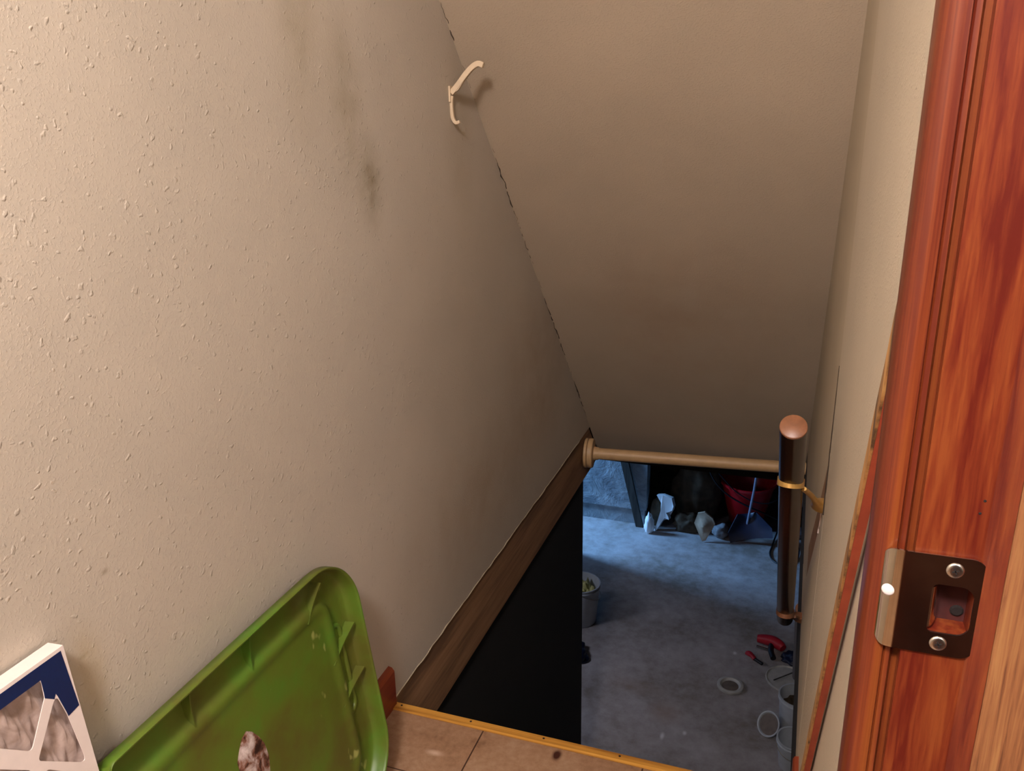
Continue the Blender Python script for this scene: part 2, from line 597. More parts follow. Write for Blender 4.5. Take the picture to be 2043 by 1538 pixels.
pts = [(0.0672, 1.50 + (0.60 - z) * 0.75 + random.gauss(0, 0.002), z) for z in [0.60 - 0.012 * i for i in range(9)]]
tube(bm, pts, [random.uniform(0.001, 0.0028) for _ in pts], 5)
link('torn_paper', bm, M['card'], bpy.data.objects['wall_right'])
# walls of the room behind the camera
bm = bmesh.new()
box(bm, (XL - 0.1, -4.6, 0), (2.0, -4.5, ztop))
structure(link('wall_back', bm, M['plain_wall']))
bm = bmesh.new()
box(bm, (1.9, -4.5, 0), (2.0, 0.66, ztop))
structure(link('wall_side_room', bm, M['plain_wall']))
bm = bmesh.new()
box(bm, (0.19, 0.56, 0), (1.9, 0.66, ztop))
structure(link('wall_room_front', bm, M['plain_wall']))

# the other side of the doorway, behind the camera
bm = bmesh.new()
box(bm, (0.08, -4.5, 0), (0.19, -0.36, ztop))
box(bm, (0.08, -0.36, 2.10), (0.19, 0.5, ztop))
structure(link('wall_doorway', bm, M['plain_wall']))
bm = bmesh.new()
box(bm, (0.078, -0.36, 0), (0.192, -0.34, 2.05))
box(bm, (0.055, -0.42, 0), (0.078, -0.345, 2.10))
structure(link('trim_4', bm, M['red_wood']))
bm = bmesh.new()
box(bm, (0.19, -3.30, 0), (1.9, -3.22, ztop))
structure(link('reflection_wall', bm, M['dark_reflection']))  # unseen dark wall, added to darken what the strike plate reflects
# upper floor with the stair hole, tile finish
bm = bmesh.new()
box(bm, (XL, -4.5, -0.19), (0.0675, 1.40, 0))
box(bm, (0.0675, -0.36, -0.19), (0.19, 0.56, 0))
structure(link('floor', bm, M['tile']))
bm = bmesh.new()
box(bm, (0.19, -4.5, -0.19), (1.9, 0.56, 0))
structure(link('floor_room', bm, M['dark_planks']))  # unseen floor, coloured dark for the strike plate's reflection
bm = bmesh.new()
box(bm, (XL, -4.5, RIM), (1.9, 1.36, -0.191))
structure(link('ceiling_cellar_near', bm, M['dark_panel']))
# baseboards
bm = bmesh.new()
prism(bm, [(XL, 0, 0), (XL + 0.015, 0, 0), (XL + 0.015, 0, 0.092), (XL + 0.009, 0, 0.100), (XL, 0, 0.102)], (0, 1.413, 0))
structure(link('baseboard_left', bm, M['base_wood']))
bm = bmesh.new()
prism(bm, [(0.0585, 1.415, 0), (0.069, 1.415, 0), (0.069, 1.415, 0.098), (0.0615, 1.415, 0.096), (0.0585, 1.415, 0.09)], (0.009, -0.80, 0))
structure(link('baseboard_right', bm, M['base_wood']))
# yellow nosing strip with nail holes
nose = bpy.data.objects.new('trim_3', None)
C.objects.link(nose)
structure(nose)
bm = bmesh.new()
prof = [(1.400, -0.030), (1.418, -0.030), (1.4225, -0.024), (1.4225, -0.004), (1.419, 0.0015), (1.400, 0.0035), (1.394, 0.0022), (1.394, 0.0004), (1.400, 0.0003)]
prism(bm, [(XL + 0.001, y, z) for y, z in prof], (0.0665 - XL - 0.002, 0, 0))
link('nosing', bm, M['yellow_wood'], nose)
for nx in (-0.793, -0.621, -0.45, -0.282, -0.11):
    bm = bmesh.new()
    lathe(bm, [(0.0006, 0.0028), (0.0026, 0.0036), (0.0018, 0.0040)], Matrix.Translation((nx, 1.410, 0)), 10, True)
    link('nail', bm, M['dark_hole'], nose)

# door jamb (faces the camera) with a mortise for the latch
jamb = bpy.data.objects.new('door_1', None)
C.objects.link(jamb)
structure(jamb)
bm = bmesh.new()
px0, px1, pz0, pz1 = 0.0925, 0.1165, 0.9785, 1.0135
yj = 0.52
box(bm, (0.080, yj, 0), (px0, 0.540, 2.05))
box(bm, (px1, yj, 0), (0.19, 0.540, 2.05))
box(bm, (px0, yj, 0), (px1, 0.540, pz0))
box(bm, (px0, yj, pz1), (px1, 0.540, 2.05))
link('jamb', bm, M['red_wood'], jamb)
bm = bmesh.new()
box(bm, (px0, 0.536, pz0), (px1, 0.5395, pz1))
box(bm, (px0, 0.5345, pz0), (px0 + 0.008, 0.536, pz1))
link('mortise', bm, M['pocket'], jamb)
bm = bmesh.new()
lathe(bm, [(0.0008, 0), (0.0042, 0.001), (0.003, 0.002)], Matrix.Translation((0.1115, 0.5362, 0.9865)) @ Matrix.Rotation(math.pi / 2, 4, 'X'), 12, True)
link('bored_hole', bm, M['dark_hole'], jamb)
for nx, nz in ((0.1135, 1.0725), (0.1120, 1.0640)):
    bm = bmesh.new()
    lathe(bm, [(0.0002, 0), (0.0009, 0.0002), (0.0006, 0.0004)], Matrix.Translation((nx, yj, nz)) @ Matrix.Rotation(math.pi / 2, 4, 'X'), 10, True)
    link('nail_hole', bm, M['dark_hole'], jamb)
# door stop: red left cheek, worn paler face
bm = bmesh.new()
box(bm, (0.1285, 0.5065, 0), (0.1600, yj, 2.05))
link('door_stop', bm, M['bare_wood'], jamb, bevel=0.002)
bm = bmesh.new()
prism(bm, [(x, y, 0) for x, y in ((0.1175, 0.5199), (0.1195, 0.5175), (0.1235, 0.5130), (0.1265, 0.5090), (0.1284, 0.5075), (0.1284, 0.5199))], (0, 0, 2.05))
link('stop_bead', bm, M['red_wood'], jamb, smooth=50)
# casing round the opening, on the stair side
bm = bmesh.new()
prof = [(0.0805, 0.5300), (0.0765, 0.5300), (0.0745, 0.5245), (0.0718, 0.5250), (0.0708, 0.5262), (0.0698, 0.5235), (0.0665, 0.5228), (0.0630, 0.5234),
        (0.0605, 0.5250), (0.0582, 0.5268), (0.0562, 0.530), (0.0552, 0.536), (0.0555, 0.560), (0.0600, 0.574), (0.0605, 0.580), (0.0798, 0.582)]
prism(bm, [(x, y, 0) for x, y in prof], (0, 0, 2.11))
link('casing', bm, M['red_wood_casing'], jamb, smooth=35)

# strike plate with its lip, two screws and a white bumper
sp = thing('strike_plate', 'shiny metal latch strike plate screwed to the red wooden door jamb', 'strike plate', (0.097, yj, 0.998))
bm = bmesh.new()
zc0, zc1, xa, xb = 0.9625, 1.0335, 0.0745, 0.1215


def rrect(x0, x1, z0, z1, rs, n_=6):
    """corner radii: br, tr, tl, bl"""
    out = []
    for (cx_, cz_, a0), r_ in zip(((x1, z0, -90), (x1, z1, 0), (x0, z1, 90), (x0, z0, 180)), rs):
        sx = -1 if cx_ == x1 else 1
        sz = -1 if cz_ == z1 else 1
        out += arc(cx_ + sx * r_, cz_ + sz * r_, r_, a0, a0 + 90, n_)
    return out


outer = rrect(xa, xb, zc0, zc1, (0.009, 0.009, 0.0002, 0.0002))
inner = rrect(0.0925, 0.1165, 0.9785, 1.0135, (0.008, 0.008, 0.004, 0.004))
yf, th = 0.5175, 0.0014


def ring_plate(bm, outer, inner, y0, y1):
    for y in (y0, y1):
        vo_ = [bm.verts.new((x, y, z)) for x, z in outer]
        vi_ = [bm.verts.new((x, y, z)) for x, z in inner]
        eo = [bm.edges.new((vo_[i], vo_[(i + 1) % len(vo_)])) for i in range(len(vo_))]
        ei = [bm.edges.new((vi_[i], vi_[(i + 1) % len(vi_)])) for i in range(len(vi_))]
        bmesh.ops.triangle_fill(bm, edges=eo + ei, use_beauty=True)
        if y == y0:
            s0, t0 = vo_, vi_
        else:
            for A, B in ((s0, vo_), (t0, vi_)):
                for i in range(len(A)):
                    bm.faces.new([A[i], A[(i + 1) % len(A)], B[(i + 1) % len(B)], B[i]])


ring_plate(bm, outer, inner, yf, yf + th)
# lip: curls back around the edge of the jamb
lip = []
N = 8
for i in range(N + 1):
    s = i / N
    x = xa - 0.0115 * math.sin(s * math.pi / 2)
    y = yf + 0.0075 * (1 - math.cos(s * math.pi / 2))
    cut = 0.0 if s < 0.3 else 0.010 * ((s - 0.3) / 0.7) ** 2
    lip.append((x, y, zc0 + cut, zc1 - cut * 0.9))
va = [[bm.verts.new((x, y, a)), bm.verts.new((x, y, b)), bm.verts.new((x + 0.0004, y + th, b)), bm.verts.new((x + 0.0004, y + th, a))] for x, y, a, b in lip]
for a, b in zip(va, va[1:]):
    for k in range(4):
        bm.faces.new([a[k], a[(k + 1) % 4], b[(k + 1) % 4], b[k]])
bm.faces.new(va[-1])
# bent tongue inside the opening
va = []
for i in range(7):
    s = i / 6
    va.append([bm.verts.new((0.0925 + 0.006 * s, yf + 0.010 * s * s + 0.0007, 0.9815)), bm.verts.new((0.0925 + 0.006 * s, yf + 0.010 * s * s + 0.0007, 1.0105))])
for a, b in zip(va, va[1:]):
    bm.faces.new([a[0], a[1], b[1], b[0]])
bmesh.ops.transform(bm, matrix=Matrix.Translation((-0.097, -yj, -0.998)), verts=bm.verts)
link('plate', bm, M['nickel'], sp, smooth=30)
for sx, sz in ((0.1035, 1.0245), (0.1005, 0.9710)):
    bm = bmesh.new()
    base_m = Matrix.Translation((sx - 0.097, yf - yj - 0.0002, sz - 0.998)) @ Matrix.Rotation(math.pi / 2, 4, 'X')
    lathe(bm, [(0.0052, -0.0002), (0.0050, 0.0004), (0.0042, 0.0009), (0.0030, 0.0011), (0.0008, 0.0012)], base_m, 28, True)
    sc_ = link('screw', bm, M['screw'], sp, smooth=60)
    bm = bmesh.new()
    for a in (20, 110):
        m4 = base_m @ Matrix.Rotation(math.radians(a), 4, 'Z')
        tmp = bmesh.new()
        box(tmp, (-0.0021, -0.00045, 0.0010), (0.0021, 0.00045, 0.0014))
        tmp.transform(m4)
        me = bpy.data.meshes.new('t')
        tmp.to_mesh(me)
        tmp.free()
        bm.from_mesh(me)
        bpy.data.meshes.remove(me)
    link('cross_slot', bm, M['dark_hole'], sc_)
bm = bmesh.new()
lathe(bm, [(0.0040, 0), (0.0038, 0.0008), (0.0028, 0.0014), (0.0008, 0.0016)],
      Matrix.Translation((0.0675 - 0.097, yf - yj + 0.0016, 1.0035 - 0.998)) @ Matrix.Rotation(math.radians(-22), 4, 'Z') @ Matrix.Rotation(math.pi / 2, 4, 'X'), 24, True)
link('bumper', bm, M['white_dot'], sp, smooth=60)

# ------------------------------------------------------------------ loose strip leaning on the right wall
st = thing('wood_strip', 'long thin red-edged wooden strip leaning against the right wall beside the door jamb', 'wood strip', (0.06, 1.0, 0))
P0 = Vector((0.0, 0.296, 0.001))
P1 = Vector((0.006, -0.436, 1.27))
d = (P1 - P0).normalized()
w = d.cross(Vector((1, 0, 0))).normalized()
if w.y < 0:
    w = -w
th_, wd = 0.0082, 0.020


def strip_mesh(x0, x1, w0, w1, rag=False):
    bm = bmesh.new()
    n_ = 40
    rows = []
    random.seed(2)
    for i in range(n_ + 1):
        p = P0.lerp(P1, i / n_)
        jit = random.uniform(-0.0012, 0.0012) if rag else 0
        rows.append([bm.verts.new(p + Vector((x0, 0, 0)) + w * w0), bm.verts.new(p + Vector((x1, 0, 0)) + w * w0),
                     bm.verts.new(p + Vector((x1, 0, 0)) + w * (w1 + jit)), bm.verts.new(p + Vector((x0, 0, 0)) + w * (w1 + jit))])
    for a, b in zip(rows, rows[1:]):
        for k in range(4):
            bm.faces.new([a[k], a[(k + 1) % 4], b[(k + 1) % 4], b[k]])
    bm.faces.new(rows[0])
    bm.faces.new(rows[-1][::-1])
    return bm


link('red_edge', strip_mesh(0.0, th_, -wd / 2, wd / 2 - 0.002), M['strip_wood'], st)
link('raw_face', strip_mesh(-0.0025, -0.0001, -wd / 2 + 0.001, wd / 2, True), M['raw_ply'], st)

# ------------------------------------------------------------------ coat hook on the left wall
hk = thing('coat_hook', 'cream painted double coat hook on the left wall near the sloped ceiling', 'coat hook', (XL, 1.9, 1.34))


def strap(bm, pts, w_, t_, wdir=(0, 1, 0)):
    """flat bar following a path, wide along wdir"""
    wd_ = Vector(wdir).normalized()
    pts = [Vector(p) for p in pts]
    rows = []
    for i, p in enumerate(pts):
        d_ = (pts[min(i + 1, len(pts) - 1)] - pts[max(i - 1, 0)]).normalized()
        n_ = d_.cross(wd_).normalized()
        ww = w_[i] if isinstance(w_, (list, tuple)) else w_
        rows.append([bm.verts.new(p + wd_ * ww / 2 + n_ * t_ / 2), bm.verts.new(p - wd_ * ww / 2 + n_ * t_ / 2),
                     bm.verts.new(p - wd_ * ww / 2 - n_ * t_ / 2), bm.verts.new(p + wd_ * ww / 2 - n_ * t_ / 2)])
    for a, b in zip(rows, rows[1:]):
        for k in range(4):
            bm.faces.new([a[k], a[(k + 1) % 4], b[(k + 1) % 4], b[k]])
    bm.faces.new(rows[0][::-1])
    bm.faces.new(rows[-1])


bm = bmesh.new()
strap(bm, smooth_path([(0.004, 0, 0.004), (0.022, 0, 0.022), (0.044, 0, 0.046), (0.060, 0, 0.060), (0.074, 0, 0.066), (0.086, 0, 0.062)], 6), 0.011, 0.0125)
link('upper_prong', bm, M['hook'], hk, smooth=40, bevel=0.0012)
bm = bmesh.new()
strap(bm, smooth_path([(0.005, 0, -0.002), (0.003, 0, -0.014), (0.003, 0, -0.034), (0.005, 0, -0.052), (0.012, 0, -0.062), (0.022, 0, -0.060)], 6), 0.008, 0.0075)
link('lower_prong', bm, M['hook'], hk, smooth=40, bevel=0.001)
bm = bmesh.new()
box(bm, (-0.001, -0.009, -0.016), (0.004, 0.009, 0.020))
strap(bm, smooth_path([(0.003, 0, 0.008), (0.018, 0, 0.010), (0.030, 0, 0.024), (0.040, 0, 0.040)], 5), 0.009, 0.005)
link('mounting_plate', bm, M['hook'], hk, bevel=0.001)

# ------------------------------------------------------------------ rod across the bottom of the slope
rod_a, rod_b = Vector((XL, 3.19, -0.088)), Vector((0.0690, 3.272, -0.082))
rt = thing('closet_rod', 'beige painted round rod with wall flange across the foot of the sloped ceiling', 'rod', rod_a)
dr = (rod_b - rod_a)
bm = bmesh.new()
pts = [dr * (i / 12) for i in range(13)]
pts = [p + Vector((0, 0, 0.0)) for p in pts]
pts[-1] = dr * 0.999
tube(bm, pts, 0.0245, 28)
link('pole', bm, M['painted_rod'], rt, smooth=50)
q = Vector((0, 0, 1)).rotation_difference(dr.normalized()).to_matrix().to_4x4()
bm = bmesh.new()
lathe(bm, [(0.060, -0.0), (0.064, 0.003), (0.064, 0.012), (0.061, 0.0145), (0.058, 0.0150)], q, 44)
bmesh.ops.holes_fill(bm, edges=bm.edges)
link('flange_base', bm, M['painted_rod'], rt, smooth=40)
bm = bmesh.new()
lathe(bm, [(0.058, 0.0155), (0.0625, 0.017), (0.0635, 0.032), (0.060, 0.037), (0.030, 0.040), (0.026, 0.060)], q, 44, True)
link('flange', bm, M['painted_rod'], rt, smooth=40)

# ------------------------------------------------------------------ handrails
ra, rb = Vector((0.003, 1.239, 0.843)), Vector((0.027, 2.012, 0.020))
hr = thing('handrail', 'dark round wooden handrail with a bare sawn end on the right wall', 'handrail', ra, 'handrails down the stairs')
del hr['group']
dn = (rb - ra).normalized()
bm = bmesh.new()
L_ = (rb - ra).length
tube(bm, [dn * (0.004 + (L_ - 0.004) * i / 10) for i in range(11)], 0.0205, 32)
link('rail', bm, M['rail_wood'], hr, smooth=50)
bm = bmesh.new()
q = Vector((0, 0, 1)).rotation_difference(dn).to_matrix().to_4x4()
lathe(bm, [(0.0185, 0.0), (0.0200, 0.001), (0.0205, 0.004)], q, 32, True)
link('sawn_end', bm, M['rail_end'], hr, smooth=40)


def bracket(parent, at, wall, mat, q_):
    """strap round the rail, arm, flared foot on the wall (all relative to the parent)"""
    u_ = dn.cross(Vector((0, 0, 1))).normalized()
    nn = Vector((0, 0.3, 0.954))
    v_ = nn.cross(u_).normalized() / abs(nn.dot(dn))
    bm = bmesh.new()
    pts = [at + (u_ * math.cos(a) + v_ * math.sin(a)) * 0.0212 for a in [math.radians(k) for k in range(0, 360, 15)]]
    rows = []
    for p in pts:
        rad = (p - at).normalized()
        rows.append([bm.verts.new(p + nn * s * 0.0065 + rad * t_) for s, t_ in ((-1, -0.0015), (-1, 0.0012), (1, 0.0012), (1, -0.0015))])
    for i in range(len(rows)):
        a, b = rows[i], rows[(i + 1) % len(rows)]
        for k in range(4):
            bm.faces.new([a[k], a[(k + 1) % 4], b[(k + 1) % 4], b[k]])
    link('clamp', bm, mat, parent, smooth=50)
    bm = bmesh.new()
    e = wall - at
    s0 = at + Vector((0.020, 0.000, -0.010))
    pts = smooth_path([s0, s0.lerp(wall, 0.35) + Vector((-0.001, 0, 0.002)), s0.lerp(wall, 0.72) + Vector((-0.001, 0, -0.001)), wall + Vector((0.0005, 0, 0))], 5)
    n_ = len(pts)
    rs = [0.0068 if i < n_ * 0.5 else 0.0068 + 0.020 * ((i - n_ * 0.5) / (n_ * 0.5)) ** 1.6 for i in range(n_)]
    tube(bm, pts, rs, 16, True, 0.62)
    link('arm', bm, mat, parent, smooth=60)


bracket(hr, Vector((0.0072, 1.385, 0.688)) - ra, Vector((0.066, 1.492, 0.600)) - ra, M['brass'], q)
bracket(hr, Vector((0.026, 1.96, 0.072)) - ra, Vector((0.064, 2.01, 0.03)) - ra, M['rail_end'], q)
lo_a, lo_b = Vector((0.083, 2.508, -0.250)), Vector((0.118, 3.284, -1.07))
h2 = thing('handrail', 'darker lower handrail length continuing into the cellar below the first', 'handrail', lo_a)
d2 = (lo_b - lo_a).normalized()
bm = bmesh.new()
L2 = (lo_b - lo_a).length
tube(bm, [d2 * (0.004 + (L2 - 0.004) * i / 8) for i in range(9)], 0.0205, 28)
link('rail', bm, M['rail_wood'], h2, smooth=50)
bm = bmesh.new()
q2 = Vector((0, 0, 1)).rotation_difference(d2).to_matrix().to_4x4()
lathe(bm, [(0.0185, 0.0), (0.0200, 0.001), (0.0205, 0.004)], q2, 28, True)
link('sawn_end', bm, M['rail_end'], h2, smooth=40)
bm = bmesh.new()
box(bm, (0.150 - lo_a.x, 2.30 - lo_a.y, FZ - lo_a.z), (0.19 - lo_a.x, 2.38 - lo_a.y, RIM - lo_a.z))
bm.free()

# ------------------------------------------------------------------ furnace filter, bottom left
ft = thing('air_filter', 'white cardboard air filter with dark blue corner print leaning on the left wall', 'air filter', (-0.792, 0.0, 0.0))
tl = 0.08
fup = Vector((-tl, 0, 1)).normalized()
fn = Vector((1, 0, tl)).normalized()
FT = Vector((0, 0, 0.71))


def FP(y, v_, n_=0.0):
    return FT + Vector((0, y, 0)) + fup * v_ + fn * n_


y0f, y1f, v1f, depth = 0.150, 0.612, -0.708, 0.024


def slab(bm, poly, n0, n1):
    prism(bm, [FP(y, v_, n0) for y, v_ in poly], fn * (n1 - n0))


def rect(a, b, c_, d_):
    return [(a, c_), (b, c_), (b, d_), (a, d_)]


bw = 0.0265


def round_poly(pts, r_, n_=5):
    out = []
    m_ = len(pts)
    for i in range(m_):
        p, a_, b_ = Vector(pts[i]), Vector(pts[i - 1]), Vector(pts[(i + 1) % m_])
        ua, ub = (a_ - p).normalized(), (b_ - p).normalized()
        half = ua.angle(ub) / 2
        k_ = min(r_ / math.tan(half), 0.45 * min((a_ - p).length, (b_ - p).length))
        s_, e_ = p + ua * k_, p + ub * k_
        for j in range(n_ + 1):
            t_ = j / n_
            out.append(tuple(s_ * (1 - t_) ** 2 + p * 2 * t_ * (1 - t_) + e_ * t_ ** 2))
    return out


wins = [[(0.5745, -0.021), (0.5725, -0.0445), (0.5405, -0.0925), (0.466, -0.021)],
        [(0.5865, -0.0490), (0.5440, -0.1085), (0.6005, -0.1590), (0.5935, -0.0850)],
        [(0.5340, -0.1130), (0.4550, -0.2250), (0.3750, -0.1200), (0.4450, -0.0320)],
        [(0.5500, -0.1250), (0.5950, -0.1720), (0.5900, -0.2450), (0.5200, -0.3300), (0.4660, -0.2350)],
        [(0.5850, -0.2800), (0.5850, -0.6700), (0.3600, -0.6700), (0.3600, -0.5600)],
        [(0.1800, -0.0280), (0.4250, -0.0280), (0.3600, -0.1100), (0.1800, -0.2900)],
        [(0.1800, -0.3150), (0.3600, -0.1350), (0.4500, -0.2400), (0.3000, -0.4300), (0.1800, -0.4100)],
        [(0.1800, -0.4400), (0.2900, -0.4550), (0.3400, -0.6700), (0.1800, -0.6700)]]
wins = [round_poly(w_, 0.0055) for w_ in wins]
bm = bmesh.new()
rect_ = rect(y0f, y1f, 0, v1f)
fr = []
for nn_ in (0.0, -0.0012):
    loops = [[bm.verts.new(FP(y, v_, nn_)) for y, v_ in lo] for lo in [rect_] + wins]
    ed = [bm.edges.new((lo[i], lo[(i + 1) % len(lo)])) for lo in loops for i in range(len(lo))]
    bmesh.ops.triangle_fill(bm, edges=ed, use_beauty=True)
    fr.append(loops)
for A, B in zip(*fr):
    for i in range(len(A)):
        bm.faces.new([A[i], A[(i + 1) % len(A)], B[(i + 1) % len(B)], B[i]])
slab(bm, rect(y0f, y1f, 0, -0.002), -depth, -0.0012)
slab(bm, rect(y0f, y1f, v1f, v1f + 0.002), -depth, -0.0012)
slab(bm, rect(y1f - 0.002, y1f, -0.002, v1f + 0.002), -depth, -0.0012)
slab(bm, rect(y0f, y0f + 0.002, -0.002, v1f + 0.002), -depth, -0.0012)
link('frame', bm, M['card'], ft)
bm = bmesh.new()
slab(bm, [(0.150, -0.0045), (0.6070, -0.0045), (0.6105, -0.0830), (0.5938, -0.0860), (0.5930, -0.0800), (0.5880, -0.0540), (0.5865, -0.0488), (0.5830, -0.0540),
          (0.5725, -0.0450), (0.5732, -0.0380), (0.5738, -0.0212), (0.4665, -0.0212), (0.4300, -0.0240), (0.150, -0.0240)], 0.0001, 0.0004)
link('blue_print', bm, M['blue_print'], ft)
bm = bmesh.new()
ny, nv = 160, 30
gridv = []
for i in range(ny + 1):
    y = y0f + 0.003 + (y1f - y0f - 0.006) * i / ny
    row = []
    for j in range(nv + 1):
        v_ = -0.012 + (v1f + 0.024) * j / nv
        ph = (y * 0.85 + v_ * 0.35) / 0.028
        tri = abs((ph % 1) * 2 - 1)
        row.append(bm.verts.new(FP(y, v_, -0.0035 - 0.016 * tri + 0.002 * noise.noise(Vector((y * 40, v_ * 40, 0))))))
    gridv.append(row)
for i in range(ny):
    for j in range(nv):
        bm.faces.new([gridv[i][j], gridv[i + 1][j], gridv[i + 1][j + 1], gridv[i][j + 1]])
link('pleated_media', bm, M['media'], ft, smooth=180)

# ------------------------------------------------------------------ green lid leaning on the left wall
ld = thing('plastic_lid', 'large green plastic tote lid leaning inside out against the left wall', 'lid', (-0.80, 0.0, 0.0))
tl = 0.13
lup = Vector((-tl, 0, 1)).normalized()
ln_ = Vector((1, 0, tl)).normalized()
LT = Vector((0.0, 0, 0.530))
y0l, y1l, v1l = 0.618, 1.205, -0.520


def height(d_):
    pts = [(0.0, 0.016), (0.0005, 0.031), (0.002, 0.0330), (0.0040, 0.0330), (0.0056, 0.031), (0.010, 0.006), (0.014, 0.0015), (0.054, 0.000), (0.062, 0.0030),
           (0.070, 0.0105), (0.076, 0.0130), (0.084, 0.0125), (0.094, 0.0095), (1.0, 0.0095)]
    for (a, ha), (b, hb) in zip(pts, pts[1:]):
        if d_ <= b:
            return ha + (hb - ha) * (d_ - a) / (b - a)
    return pts[-1][1]


# rings following the outline so that the rim stays crisp
def outline(inset, n_=18):
    pts = []
    il = inset * 0.15
    for cx_, cz_, a0, sx, sz, R_ in ((y1l, v1l, -90, -1, 1, 0.115), (y1l, 0, 0, -1, -1, 0.115), (y0l, 0, 90, 1, -1, 0.015), (y0l, v1l, 180, 1, 1, 0.015)):
        r_ = max(R_ - inset, 0.003)
        ex = (il if sx > 0 else inset) + r_
        for y, z in arc(cx_ + sx * ex, cz_ + sz * (inset + r_), r_, a0, a0 + 90, n_):
            pts.append((y, z))
    # bulge of the right side
    return [(y + (0.006 * math.sin(math.pi * min(1, max(0, -v_ / 0.52))) if y > 0.95 else 0), v_) for y, v_ in pts]


bm = bmesh.new()
ins = [0.0, 0.0005, 0.0012, 0.002, 0.0033, 0.0045, 0.0054, 0.0062, 0.008, 0.010, 0.012, 0.014, 0.030, 0.046, 0.054, 0.058, 0.062, 0.066, 0.070, 0.073, 0.076, 0.080, 0.084, 0.089, 0.094, 0.104, 0.14, 0.20, 0.25]
rings = []
for d_ in ins:
    ring = []
    for y, v_ in outline(d_):
        h_ = height(d_)
        ring.append(bm.verts.new(LT + Vector((0, y, 0)) + lup * v_ + ln_ * h_))
    rings.append(ring)
for a, b in zip(rings, rings[1:]):
    n_ = len(a)
    for k in range(n_):
        bm.faces.new([a[k], a[(k + 1) % n_], b[(k + 1) % n_], b[k]])
bm.faces.new(rings[-1])
lidsh = link('shell', bm, M['green'], ld, smooth=50)
so = lidsh.modifiers.new('thickness', 'SOLIDIFY')
so.thickness = 0.0025
so.offset = -1


def lp(y, v_, n_):
    return LT + Vector((0, y, 0)) + lup * v_ + ln_ * n_


def rib(a, b, h0, h1):
    """thin fin across the channel: a at the rim, b at the raised panel"""
    bm = bmesh.new()
    a, b = Vector(a), Vector(b)
    d_ = (b - a)
    n_ = Vector((-d_.y, d_.x)).normalized() * 0.0011
    P = []
    for s_, hh in ((0, h0), (0.25, h0 * 0.8), (0.55, h0 * 0.62), (0.8, h1 * 1.05), (1, h1)):
        P.append((a + d_ * s_, hh))
    lo = [(p, -0.002) for p, _ in P]
    loop = P + lo[::-1]
    f1 = [bm.verts.new(lp(p.x + n_.x, p.y + n_.y, h_)) for p, h_ in loop]
    f2 = [bm.verts.new(lp(p.x - n_.x, p.y - n_.y, h_)) for p, h_ in loop]
    bm.faces.new(f1)
    bm.faces.new(f2[::-1])
    for k in range(len(loop)):
        bm.faces.new([f1[k], f2[k], f2[(k + 1) % len(loop)], f1[(k + 1) % len(loop)]])
    link('rib', bm, M['green'], ld)


rib((0.775, -0.0135), (0.779, -0.076), 0.022, 0.012)
rib((0.915, -0.0135), (0.916, -0.078), 0.022, 0.012)
rib((1.114, -0.030), (1.070, -0.088), 0.024, 0.013)
rib((1.189, -0.158), (1.116, -0.205), 0.022, 0.012)
rib((1.191, -0.258), (1.118, -0.297), 0.022, 0.012)
# raised loop in the channel near the right edge (handle groove)
bm = bmesh.new()
loop = []
for y, z in arc(1.150, -0.160, 0.016, 0, 180, 8) + arc(1.150, -0.315, 0.016, 180, 360, 8):
    loop.append(lp(y, z, 0.0005))
tube(bm, loop, 0.0050, 10, closed=True)
link('handle_groove', bm, M['green'], ld, smooth=60)
# torn sticker / dirty patch
bm = bmesh.new()
random.seed(21)
ring = []
outl = [(0.838, -0.215), (0.836, -0.185), (0.850, -0.168), (0.857, -0.157), (0.870, -0.152), (0.884, -0.163), (0.893, -0.180), (0.900, -0.200), (0.905, -0.225),
        (0.897, -0.250), (0.890, -0.272), (0.872, -0.285), (0.852, -0.268), (0.846, -0.240)]
for i, (y, v_) in enumerate(outl):
    ring.append(bm.verts.new(lp(y + random.uniform(-0.002, 0.002), v_ + random.uniform(-0.002, 0.002), 0.0098)))
ctr = bm.verts.new(lp(0.870, -0.215, 0.0125))
mid = [bm.verts.new((r_.co + ctr.co) / 2 + ln_ * random.uniform(0.0008, 0.003)) for r_ in ring]
for k in range(len(ring)):
    j = (k + 1) % len(ring)
    bm.faces.new([ring[k], ring[j], mid[j], mid[k]])
    bm.faces.new([mid[k], mid[j], ctr])
link('torn_sticker', bm, M['torn'], ld)

# ------------------------------------------------------------------ cellar shell
bm = bmesh.new()
box(bm, (-3.6, 0.3, FZ - 0.1), (2.0, 8.4, FZ))
structure(link('floor_cellar', bm, M['concrete']))
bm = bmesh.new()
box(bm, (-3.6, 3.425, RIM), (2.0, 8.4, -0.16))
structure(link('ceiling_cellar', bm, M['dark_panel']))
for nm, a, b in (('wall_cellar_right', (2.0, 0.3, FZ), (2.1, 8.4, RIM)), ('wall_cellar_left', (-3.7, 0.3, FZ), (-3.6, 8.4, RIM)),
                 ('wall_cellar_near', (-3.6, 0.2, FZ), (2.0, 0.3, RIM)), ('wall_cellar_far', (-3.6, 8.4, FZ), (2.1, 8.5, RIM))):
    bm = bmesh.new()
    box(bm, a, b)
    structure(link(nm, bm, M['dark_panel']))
# unseen partition, added to keep the daylight in the back part
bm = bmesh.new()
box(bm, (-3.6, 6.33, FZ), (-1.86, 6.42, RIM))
structure(link('added_partition', bm, M['dark_panel']))
# whitewashed wall end at the back
bm = bmesh.new()
box(bm, (-3.6, 7.06, FZ + 0.16), (-1.222, 7.22, RIM))
box(bm, (-3.6, 7.085, FZ), (-1.240, 7.22, FZ + 0.16))
structure(link('wall_whitewashed', bm, M['rough_concrete']))

